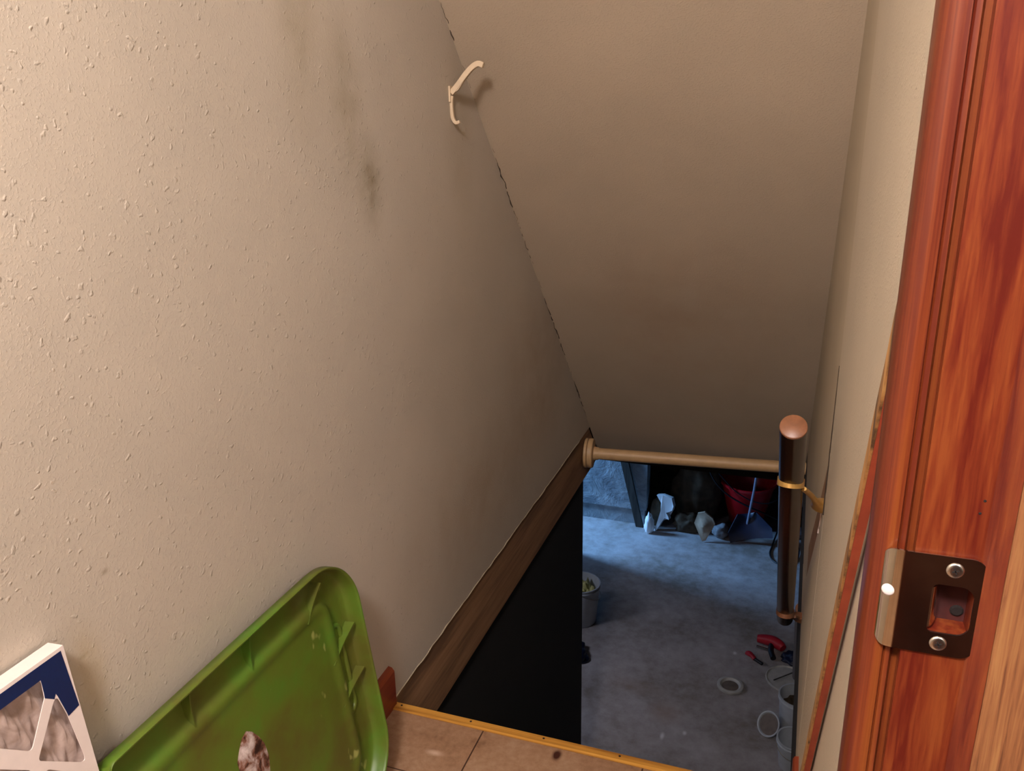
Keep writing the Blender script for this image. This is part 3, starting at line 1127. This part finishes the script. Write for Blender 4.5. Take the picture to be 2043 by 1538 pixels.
# stairs, steep, under the sight line of the nosing
stw = thing('staircase', 'steep plain wooden cellar staircase below the landing edge', 'stairs', (0, 1.42, 0))
n_st = 12
rise, run = 2.45 / n_st, 0.178
for i in range(1, n_st):
    bm = bmesh.new()
    y = (i - 1) * run
    z = -i * rise
    box(bm, (XL + 0.03, y + 0.02, z - 0.035), (0.03, y + run + 0.028, z))
    link('tread', bm, M['stair_wood'], stw)
for xs in (XL + 0.002, 0.032):
    bm = bmesh.new()
    prism(bm, [(xs, 0.0, -0.35), (xs, 0.12, -0.22), (xs, n_st * run + 0.05, FZ + 0.08), (xs, n_st * run + 0.05, FZ), (xs, n_st * run - 0.25, FZ)], (0.028, 0, 0))
    link('stringer', bm, M['stair_wood'], stw)

# ------------------------------------------------------------------ cellar objects


def bucket(name, label, cat, loc, r0, r1, h, mat, fill=None, tilt=(0, 0, 0), handle=None, rim=0.006, group=None):
    b = thing(name, label, cat, loc)
    b.rotation_euler = tilt
    bm = bmesh.new()
    lathe(bm, [(r0 * 0.96, 0.0), (r0, 0.006), (r1, h - 0.03), (r1 + rim, h - 0.03), (r1 + rim, h - 0.022), (r1, h - 0.02), (r1, h - 0.006), (r1 + rim, h - 0.005),
               (r1 + rim, h), (r1 - 0.003, h), (r0 - 0.003, 0.01), (0.002, 0.009)], None, 40)
    link('body', bm, mat, b, smooth=35)
    if fill:
        bm = bmesh.new()
        rings_ = []
        random.seed(len(label))
        rr = r0 + (r1 - r0) * fill[1] / h - 0.008
        for i in range(6):
            rings_.append([bm.verts.new((rr * (1 - i / 6) * math.cos(2 * math.pi * k / 20), rr * (1 - i / 6) * math.sin(2 * math.pi * k / 20),
                                         fill[1] + (0 if i == 0 else random.uniform(0.0, fill[2])))) for k in range(20)])
        for a, c_ in zip(rings_, rings_[1:]):
            for k in range(20):
                bm.faces.new([a[k], a[(k + 1) % 20], c_[(k + 1) % 20], c_[k]])
        bm.faces.new(rings_[-1])
        link('contents', bm, fill[0], b, smooth=180)
    if handle:
        bm = bmesh.new()
        R = r1 + rim + 0.004
        a0, drop = handle
        pts = []
        for k in range(17):
            a = math.pi * k / 16
            loc_ = Vector((R * math.cos(a), R * 1.15 * math.sin(a) * math.cos(drop), h - 0.03 + R * 1.15 * math.sin(a) * math.sin(drop)))
            pts.append(Matrix.Rotation(a0, 3, 'Z') @ loc_)
        tube(bm, pts, 0.0026, 8)
        link('handle', bm, M['wire'], b, smooth=60)
    return b


bucket('bucket', 'white bucket with yellowish rag inside standing at the dark stair wall', 'bucket', (-1.42, 5.40, FZ), 0.125, 0.150, 0.33, M['white_plastic'],
       (M['yellow_stuff'], 0.20, 0.12), (0, 0, 0), (math.radians(-70), math.radians(-28)))

# lids and buckets at the lower right
rg = thing('round_lid', 'round pale plastic lid with raised rim lying alone on the cellar floor', 'lid', (-0.240, 4.943, FZ))
bm = bmesh.new()
lathe(bm, [(0.084, 0), (0.088, 0.004), (0.088, 0.018), (0.084, 0.021), (0.068, 0.021), (0.062, 0.014), (0.050, 0.005), (0.002, 0.004)], None, 40)
link('rim', bm, M['grey_plastic'], rg, smooth=40)
bm = bmesh.new()
lathe(bm, [(0.056, 0.0075), (0.054, 0.0085), (0.002, 0.0095)], None, 36)
link('centre', bm, M['brown_film'], rg, smooth=60)
pl_ = thing('round_lid', 'wide grey bucket lid lying flat at the right wall past the red tool', 'lid', (0.125, 5.13, FZ))
bm = bmesh.new()
lathe(bm, [(0.140, 0), (0.146, 0.004), (0.146, 0.016), (0.140, 0.018), (0.132, 0.010), (0.002, 0.009)], None, 40)
link('disc', bm, M['grey_plastic'], pl_, smooth=40)
bm = bmesh.new()
tube(bm, [(-0.09, -0.05, 0.015), (0.02, 0.06, 0.016), (0.05, 0.085, 0.020)], 0.004, 8)
tag(link('stick', bm, M['old_board']), 'thin dark stick lying across the wide grey bucket lid', 'stick').location = (0.125, 5.13, FZ + 0.004)
bucket('bucket', 'white upright bucket with brown contents against the right side of the cellar', 'bucket', (0.185, 4.66, FZ), 0.095, 0.112, 0.25, M['white_plastic'],
       (M['burlap'], 0.16, 0.05), (0, 0, 0))
bl = thing('round_lid', 'small round bucket lid leaning upright against the white buckets by the right wall', 'lid', (0.030, 4.565, FZ))
m4 = Matrix.Translation((0, 0, 0.066)) @ Vector((0, 0, 1)).rotation_difference(Vector((-0.55, -0.60, 0.58))).to_matrix().to_4x4()
bm = bmesh.new()
lathe(bm, [(0.060, -0.004), (0.076, 0.0), (0.079, 0.004), (0.079, 0.014), (0.075, 0.015), (0.070, 0.012), (0.068, 0.003), (0.002, 0.002)], m4, 36)
link('rim', bm, M['white_plastic'], bl, smooth=40)
bm = bmesh.new()
lathe(bm, [(0.066, 0.0032), (0.066, 0.0045), (0.002, 0.006)], m4, 36)
link('inner_face', bm, M['brown_film'], bl, smooth=40)
bucket('bucket', 'smallest white pail nearest the stairs at the bottom right', 'bucket', (0.165, 4.32, FZ), 0.065, 0.085, 0.22, M['white_plastic'],
       None, (math.radians(6), 0, 0), (math.radians(200), math.radians(-35)))

# red and black power tool lying near the wall
tl_ = thing('power_tool', 'red and black hand tool lying on the dark cellar floor near the wall', 'tool', (-0.03, 5.42, FZ))
bm = bmesh.new()
pts = [(-0.07, 0.07, 0.05), (-0.02, 0.065, 0.055), (0.04, 0.05, 0.06), (0.09, 0.02, 0.055), (0.11, 0.0, 0.05)]
tube(bm, smooth_path(pts, 5), [0.028 + 0.012 * math.sin(math.pi * i / 20) for i in range(21)], 14)
link('housing', bm, M['red_tool'], tl_, smooth=60)
bm = bmesh.new()
tube(bm, smooth_path([(0.03, 0.03, 0.05), (0.03, -0.04, 0.04), (0.05, -0.11, 0.03)], 6), 0.020, 12)
link('grip', bm, M['black'], tl_, smooth=60)
bm = bmesh.new()
tube(bm, [(-0.07, 0.0, 0.03), (0.03, -0.03, 0.035)], 0.009, 10)
link('chuck', bm, M['screw'], tl_, smooth=60)
gl = thing('hand_clamp', 'small red plastic clamp lying beside the red and black tool', 'clamp', (-0.135, 5.31, FZ))
for dx, dy in ((-0.02, 0.03), (0.03, -0.03)):
    bm = bmesh.new()
    tube(bm, smooth_path([(-0.03, 0.02, 0.02), (0.0 + dx * 0.3, dy * 0.5, 0.028), (0.03, -0.03 + dy * 0.2, 0.02)], 5), 0.014, 10)
    link('handle', bm, M['red_tool'], gl, smooth=60)
bm = bmesh.new()
tube(bm, [(0.03, -0.03, 0.018), (0.085, -0.07, 0.016)], 0.012, 8)
link('jaw', bm, M['black'], gl, smooth=60)
# dark cloth heap right of the clamp
bm = bmesh.new()
bmesh.ops.create_icosphere(bm, subdivisions=4, radius=1)
for v_ in bm.verts:
    k = 1 + 0.35 * noise.noise(v_.co * 2.3) + 0.12 * noise.noise(v_.co * 6)
    v_.co = Vector((v_.co.x * 0.085 * k, v_.co.y * 0.075 * k, max(0, v_.co.z * 0.035 * k + 0.015)))
o = tag(link('rag_heap', bm, M['navy'], smooth=180), 'dark navy rag heap on the floor between red tool and wide grey lid', 'rag')
o.location = (0.165, 5.37, FZ)
# blue cloth corner at the left edge
bm = bmesh.new()
bmesh.ops.create_icosphere(bm, subdivisions=4, radius=1)
for v_ in bm.verts:
    k = 1 + 0.3 * noise.noise(v_.co * 2.1 + Vector((4, 4, 4)))
    v_.co = Vector((v_.co.x * 0.12 * k, v_.co.y * 0.12 * k, max(0, v_.co.z * 0.05 * k + 0.02)))
o = tag(link('cloth_heap', bm, M['navy'], smooth=180), 'dark blue cloth corner peeking past the black stair wall', 'cloth')
o.location = (-1.36, 4.95, FZ)


def lump(name, label, cat, loc, size, mat, seed, rough=0.3, freq=1.6, sub=4, rot=0.0, flat=True):
    bm = bmesh.new()
    bmesh.ops.create_icosphere(bm, subdivisions=sub, radius=1)
    off = Vector((seed * 3.1, seed * 1.7, seed))
    for v_ in bm.verts:
        k = 1 + rough * noise.noise(v_.co * freq + off) + rough * 0.35 * noise.noise(v_.co * freq * 3 + off)
        v_.co = Vector((v_.co.x * size[0] * k, v_.co.y * size[1] * k, v_.co.z * size[2] * k))
        if flat:
            v_.co.z = max(v_.co.z, -size[2] * 0.8)
    zmin = min(v_.co.z for v_ in bm.verts)
    for v_ in bm.verts:
        v_.co.z -= zmin
    o = link(name, bm, mat, smooth=180)
    tag(o, label, cat)
    o.location = loc
    o.rotation_euler = (0, 0, rot)
    return o


# back debris heap
lump('sack', 'large brown sack slumped in the middle of the back heap', 'sack', (-0.79, 7.34, FZ), (0.21, 0.17, 0.40), M['burlap'], 1, 0.3)
lump('sack', 'dark brown sack at the left of the back heap behind the white bag', 'sack', (-1.12, 7.72, FZ), (0.24, 0.18, 0.55), M['burlap'], 2, 0.35)
lump('sack', 'low dark sack in front of the heap right of the white bag', 'sack', (-0.845, 7.07, FZ), (0.11, 0.05, 0.11), M['burlap'], 3, 0.4)
lump('stone', 'grey round stone at the right foot of the back heap', 'stone', (-0.525, 7.06, FZ), (0.075, 0.07, 0.07), M['stone'], 4, 0.25)
lump('stone', 'pile of low dark stones along the wall right of the blue shovel', 'stone', (0.10, 7.24, FZ), (0.10, 0.05, 0.06), M['stone'], 6, 0.35)
# tan cardboard flap
bm = bmesh.new()
poly = [(-0.735, -2.20), (-0.675, -2.185), (-0.60, -2.23), (-0.575, -2.275), (-0.615, -2.36), (-0.645, -2.43), (-0.675, -2.440), (-0.700, -2.40), (-0.760, -2.29)]
rings = []
for s_ in (1.0, 0.97, 0.8, 0.55, 0.3, 0.1):
    ring = []
    for x, z in poly:
        xx, zz = -0.67 + (x + 0.67) * s_, -2.31 + (z + 2.31) * s_
        yy = 6.90 + 0.28 * (zz + 2.44) - 0.018 * (1 - s_) + 0.022 * noise.noise(Vector((xx * 16, zz * 12, 3)))
        ring.append(Vector((xx, yy, zz)))
    rings.append(ring)
FR = [[bm.verts.new(p) for p in r_] for r_ in rings]
BK = [[bm.verts.new(p + Vector((0.002, 0.012, 0.004))) for p in r_] for r_ in rings]
m_ = len(poly)
for G in (FR, BK):
    for a, b in zip(G, G[1:]):
        for k in range(m_):
            bm.faces.new([a[k], a[(k + 1) % m_], b[(k + 1) % m_], b[k]])
    bm.faces.new(G[-1])
for k in range(m_):
    bm.faces.new([FR[0][k], BK[0][k], BK[0][(k + 1) % m_], FR[0][(k + 1) % m_]])
tag(link('cardboard_flap', bm, M['cardboard'], smooth=35), 'tan crumpled cardboard flap leaning on the brown sack heap', 'cardboard')
# white torn bag
bm = bmesh.new()
outl = [(-1.125, -2.105), (-1.07, -2.095), (-0.985, -2.12), (-0.965, -2.19), (-0.975, -2.235), (-1.005, -2.255), (-1.03, -2.265), (-1.005, -2.30), (-1.00, -2.325), (-1.04, -2.32),
        (-1.065, -2.36), (-1.10, -2.43), (-1.118, -2.452), (-1.122, -2.42), (-1.10, -2.34), (-1.08, -2.25), (-1.08, -2.18), (-1.10, -2.14)]
A, B = [], []
for i, (x, z) in enumerate(outl):
    y = 6.99 + 0.05 * (z + 2.45) / 0.35 + 0.02 * noise.noise(Vector((x * 9, z * 9, 0)))
    A.append(bm.verts.new((x, y, max(z, FZ + 0.001))))
    B.append(bm.verts.new((x + 0.012, y + 0.05, max(z - 0.004, FZ + 0.001))))
bm.faces.new(A)
bm.faces.new(B[::-1])
for k in range(len(A)):
    j = (k + 1) % len(A)
    bm.faces.new([A[k], B[k], B[j], A[j]])
bmesh.ops.triangulate(bm, faces=[f_ for f_ in bm.faces if len(f_.verts) > 4])
tag(link('plastic_bag', bm, M['white_bag'], smooth=40), 'torn white plastic bag draped upright at the left of the back heap', 'bag')
bm = bmesh.new()
bmesh.ops.create_icosphere(bm, subdivisions=3, radius=1)
for v_ in bm.verts:
    k = 1 + 0.4 * noise.noise(v_.co * 2.4)
    zt = v_.co.z
    v_.co = Vector((v_.co.x * 0.042 * k * (1.0 - 0.35 * zt), v_.co.y * 0.04 * k, zt * 0.11 * k + 0.09))
    v_.co.z = max(v_.co.z, 0)
o = tag(link('plastic_scrap', bm, M['white_bag'], smooth=180), 'small crumpled white scrap at the whitewashed wall end', 'scrap')
o.location = (-1.168, 6.94, FZ)
# brown wood lump between the two white pieces
lump('wood_chunk', 'dark brown chunk standing between the white bag and the white scrap', 'wood', (-1.13, 7.12, FZ), (0.06, 0.04, 0.16), M['burlap'], 8, 0.2)

# leaning board on the whitewashed wall
bm = bmesh.new()
a, b = Vector((-1.272, 7.015, FZ)), Vector((-1.53, 7.025, -1.40))
prism(bm, [a + Vector((-0.035, 0, 0)), a + Vector((0.035, 0, 0)), b + Vector((0.04, 0, 0)), b + Vector((-0.04, 0, 0))], (0, 0.03, 0))
tag(link('board', bm, M['old_board'], bevel=0.002), 'weathered grey board leaning across the whitewashed wall end', 'board')

# red tub with rim
tb = thing('tub', 'large red plastic tub tipped on the back floor with cords across it', 'tub', (-0.335, 7.42, FZ))
bm = bmesh.new()
lathe(bm, [(0.140, 0.0), (0.150, 0.01), (0.245, 0.43), (0.262, 0.432), (0.264, 0.452), (0.254, 0.456), (0.240, 0.44), (0.145, 0.02), (0.002, 0.018)], None, 48)
bm.transform(Matrix.Rotation(math.radians(3), 4, 'X') @ Matrix.Translation((0, 0, 0.0)))
zm = min(v_.co.z for v_ in bm.verts)
bm.transform(Matrix.Translation((0, 0, -zm)))
link('body', bm, M['red_plastic'], tb, smooth=40)
for s in (-1, 1):
    bm = bmesh.new()
    pts = [Vector((s * 0.256, -0.07 + 0.14 * i / 8, 0.455 + 0.05 * math.sin(math.pi * i / 8))) for i in range(9)]
    tube(bm, pts, 0.009, 8)
    link('handle', bm, M['red_plastic'], tb, smooth=60)

# navy shovel with a metal pole
sh = thing('shovel', 'navy blue shovel with thin metal pole leaning on the red tub', 'shovel', (-0.27, 7.0, FZ))
bm = bmesh.new()
rows = []
for j in range(9):
    s = j / 8
    half = 0.085 + 0.12 * min(1, s * 1.6)
    row = []
    for i in range(11):
        u_ = i / 10 * 2 - 1
        bowl = 0.045 * (u_ * u_) + 0.02 * (1 - s)
        row.append((u_ * half * (1 - 0.08 * s), 0.12 * (1 - s) - bowl * 0.8, 0.185 - 0.185 * s + bowl * 0.5 * (1 - s) + 0.004))
    rows.append(row)
A = [[bm.verts.new(p) for p in row] for row in rows]
B = [[bm.verts.new(Vector(p) + Vector((0, 0.008, 0.005))) for p in row] for row in rows]
for j in range(8):
    for i in range(10):
        bm.faces.new([A[j][i], A[j][i + 1], A[j + 1][i + 1], A[j + 1][i]])
        bm.faces.new([B[j][i], B[j + 1][i], B[j + 1][i + 1], B[j][i + 1]])
for j in range(8):
    for i in (0, 10):
        bm.faces.new([A[j][i], A[j + 1][i], B[j + 1][i], B[j][i]])
for i in range(10):
    for j in (0, 8):
        bm.faces.new([A[j][i], A[j][i + 1], B[j][i + 1], B[j][i]])
bm.transform(Matrix.Rotation(math.radians(-16), 4, 'Y'))
zm = min(v_.co.z for v_ in bm.verts)
bm.transform(Matrix.Translation((0.02, 0, -zm + 0.001)))
link('blade', bm, M['navy'], sh, smooth=50)
bm = bmesh.new()
tube(bm, [(-0.035, 0.072, 0.14), (0.005, 0.076, 0.50), (0.05, 0.085, 1.10)], 0.011, 12)
link('pole', bm, M['metal_pole'], sh, smooth=60)
bm = bmesh.new()
tube(bm, [(-0.042, 0.083, 0.10), (-0.030, 0.087, 0.19)], 0.018, 12)
link('socket', bm, M['navy'], sh, smooth=60)

# cords
bm = bmesh.new()
tube(bm, smooth_path([(-0.70, 7.18, -1.80), (-0.62, 7.15, -1.94), (-0.50, 7.15, -2.06), (-0.335, 7.14, -2.14), (-0.17, 7.15, -2.20), (-0.04, 7.20, -2.27), (0.06, 7.36, -2.38), (0.20, 7.46, FZ + 0.008)], 6), 0.008, 8)
tag(link('cord', bm, M['black'], smooth=60), 'thicker black cord hanging in front of the red tub', 'cord')
bm = bmesh.new()
tube(bm, smooth_path([(-0.60, 7.14, -1.84), (-0.52, 7.145, -1.93), (-0.42, 7.14, -2.02), (-0.28, 7.14, -2.09), (-0.14, 7.15, -2.10), (-0.02, 7.22, -2.05)], 6), 0.006, 8)
tag(link('cord', bm, M['black'], smooth=60), 'thin upper black cord looping over the red tub', 'cord')
bm = bmesh.new()
z_ = FZ + 0.008
tube(bm, smooth_path([(0.02, 7.50, -2.36), (-0.03, 7.32, -2.42), (-0.072, 7.0, z_), (-0.082, 6.85, z_), (-0.039, 6.73, z_), (0.066, 6.69, z_), (0.144, 6.83, z_), (0.155, 7.0, z_ + 0.01),
                      (0.110, 7.06, z_ + 0.016), (0.03, 7.07, z_ + 0.01)], 6), 0.0075, 8)
tag(link('cord', bm, M['black'], smooth=60), 'black cord loop lying on the bluish floor behind the handrail', 'cord')
# white jug right of the tub
jg = thing('jug', 'whitish plastic jug standing behind the dark handrail at the back', 'jug', (0.06, 7.62, FZ))
bm = bmesh.new()
lathe(bm, [(0.085, 0), (0.095, 0.01), (0.095, 0.20), (0.080, 0.25), (0.035, 0.30), (0.028, 0.32), (0.028, 0.345)], None, 28, True)
link('body', bm, M['white_plastic'], jg, smooth=50)
bm = bmesh.new()
tube(bm, smooth_path([(0.03, -0.02, 0.31), (0.09, -0.03, 0.27), (0.105, -0.03, 0.20), (0.093, -0.02, 0.15)], 5), 0.011, 10)
link('handle', bm, M['white_plastic'], jg, smooth=60)
bm = bmesh.new()
lathe(bm, [(0.031, 0.335), (0.033, 0.34), (0.033, 0.362), (0.030, 0.365)], None, 24, True)
link('cap', bm, M['black'], jg, smooth=50)
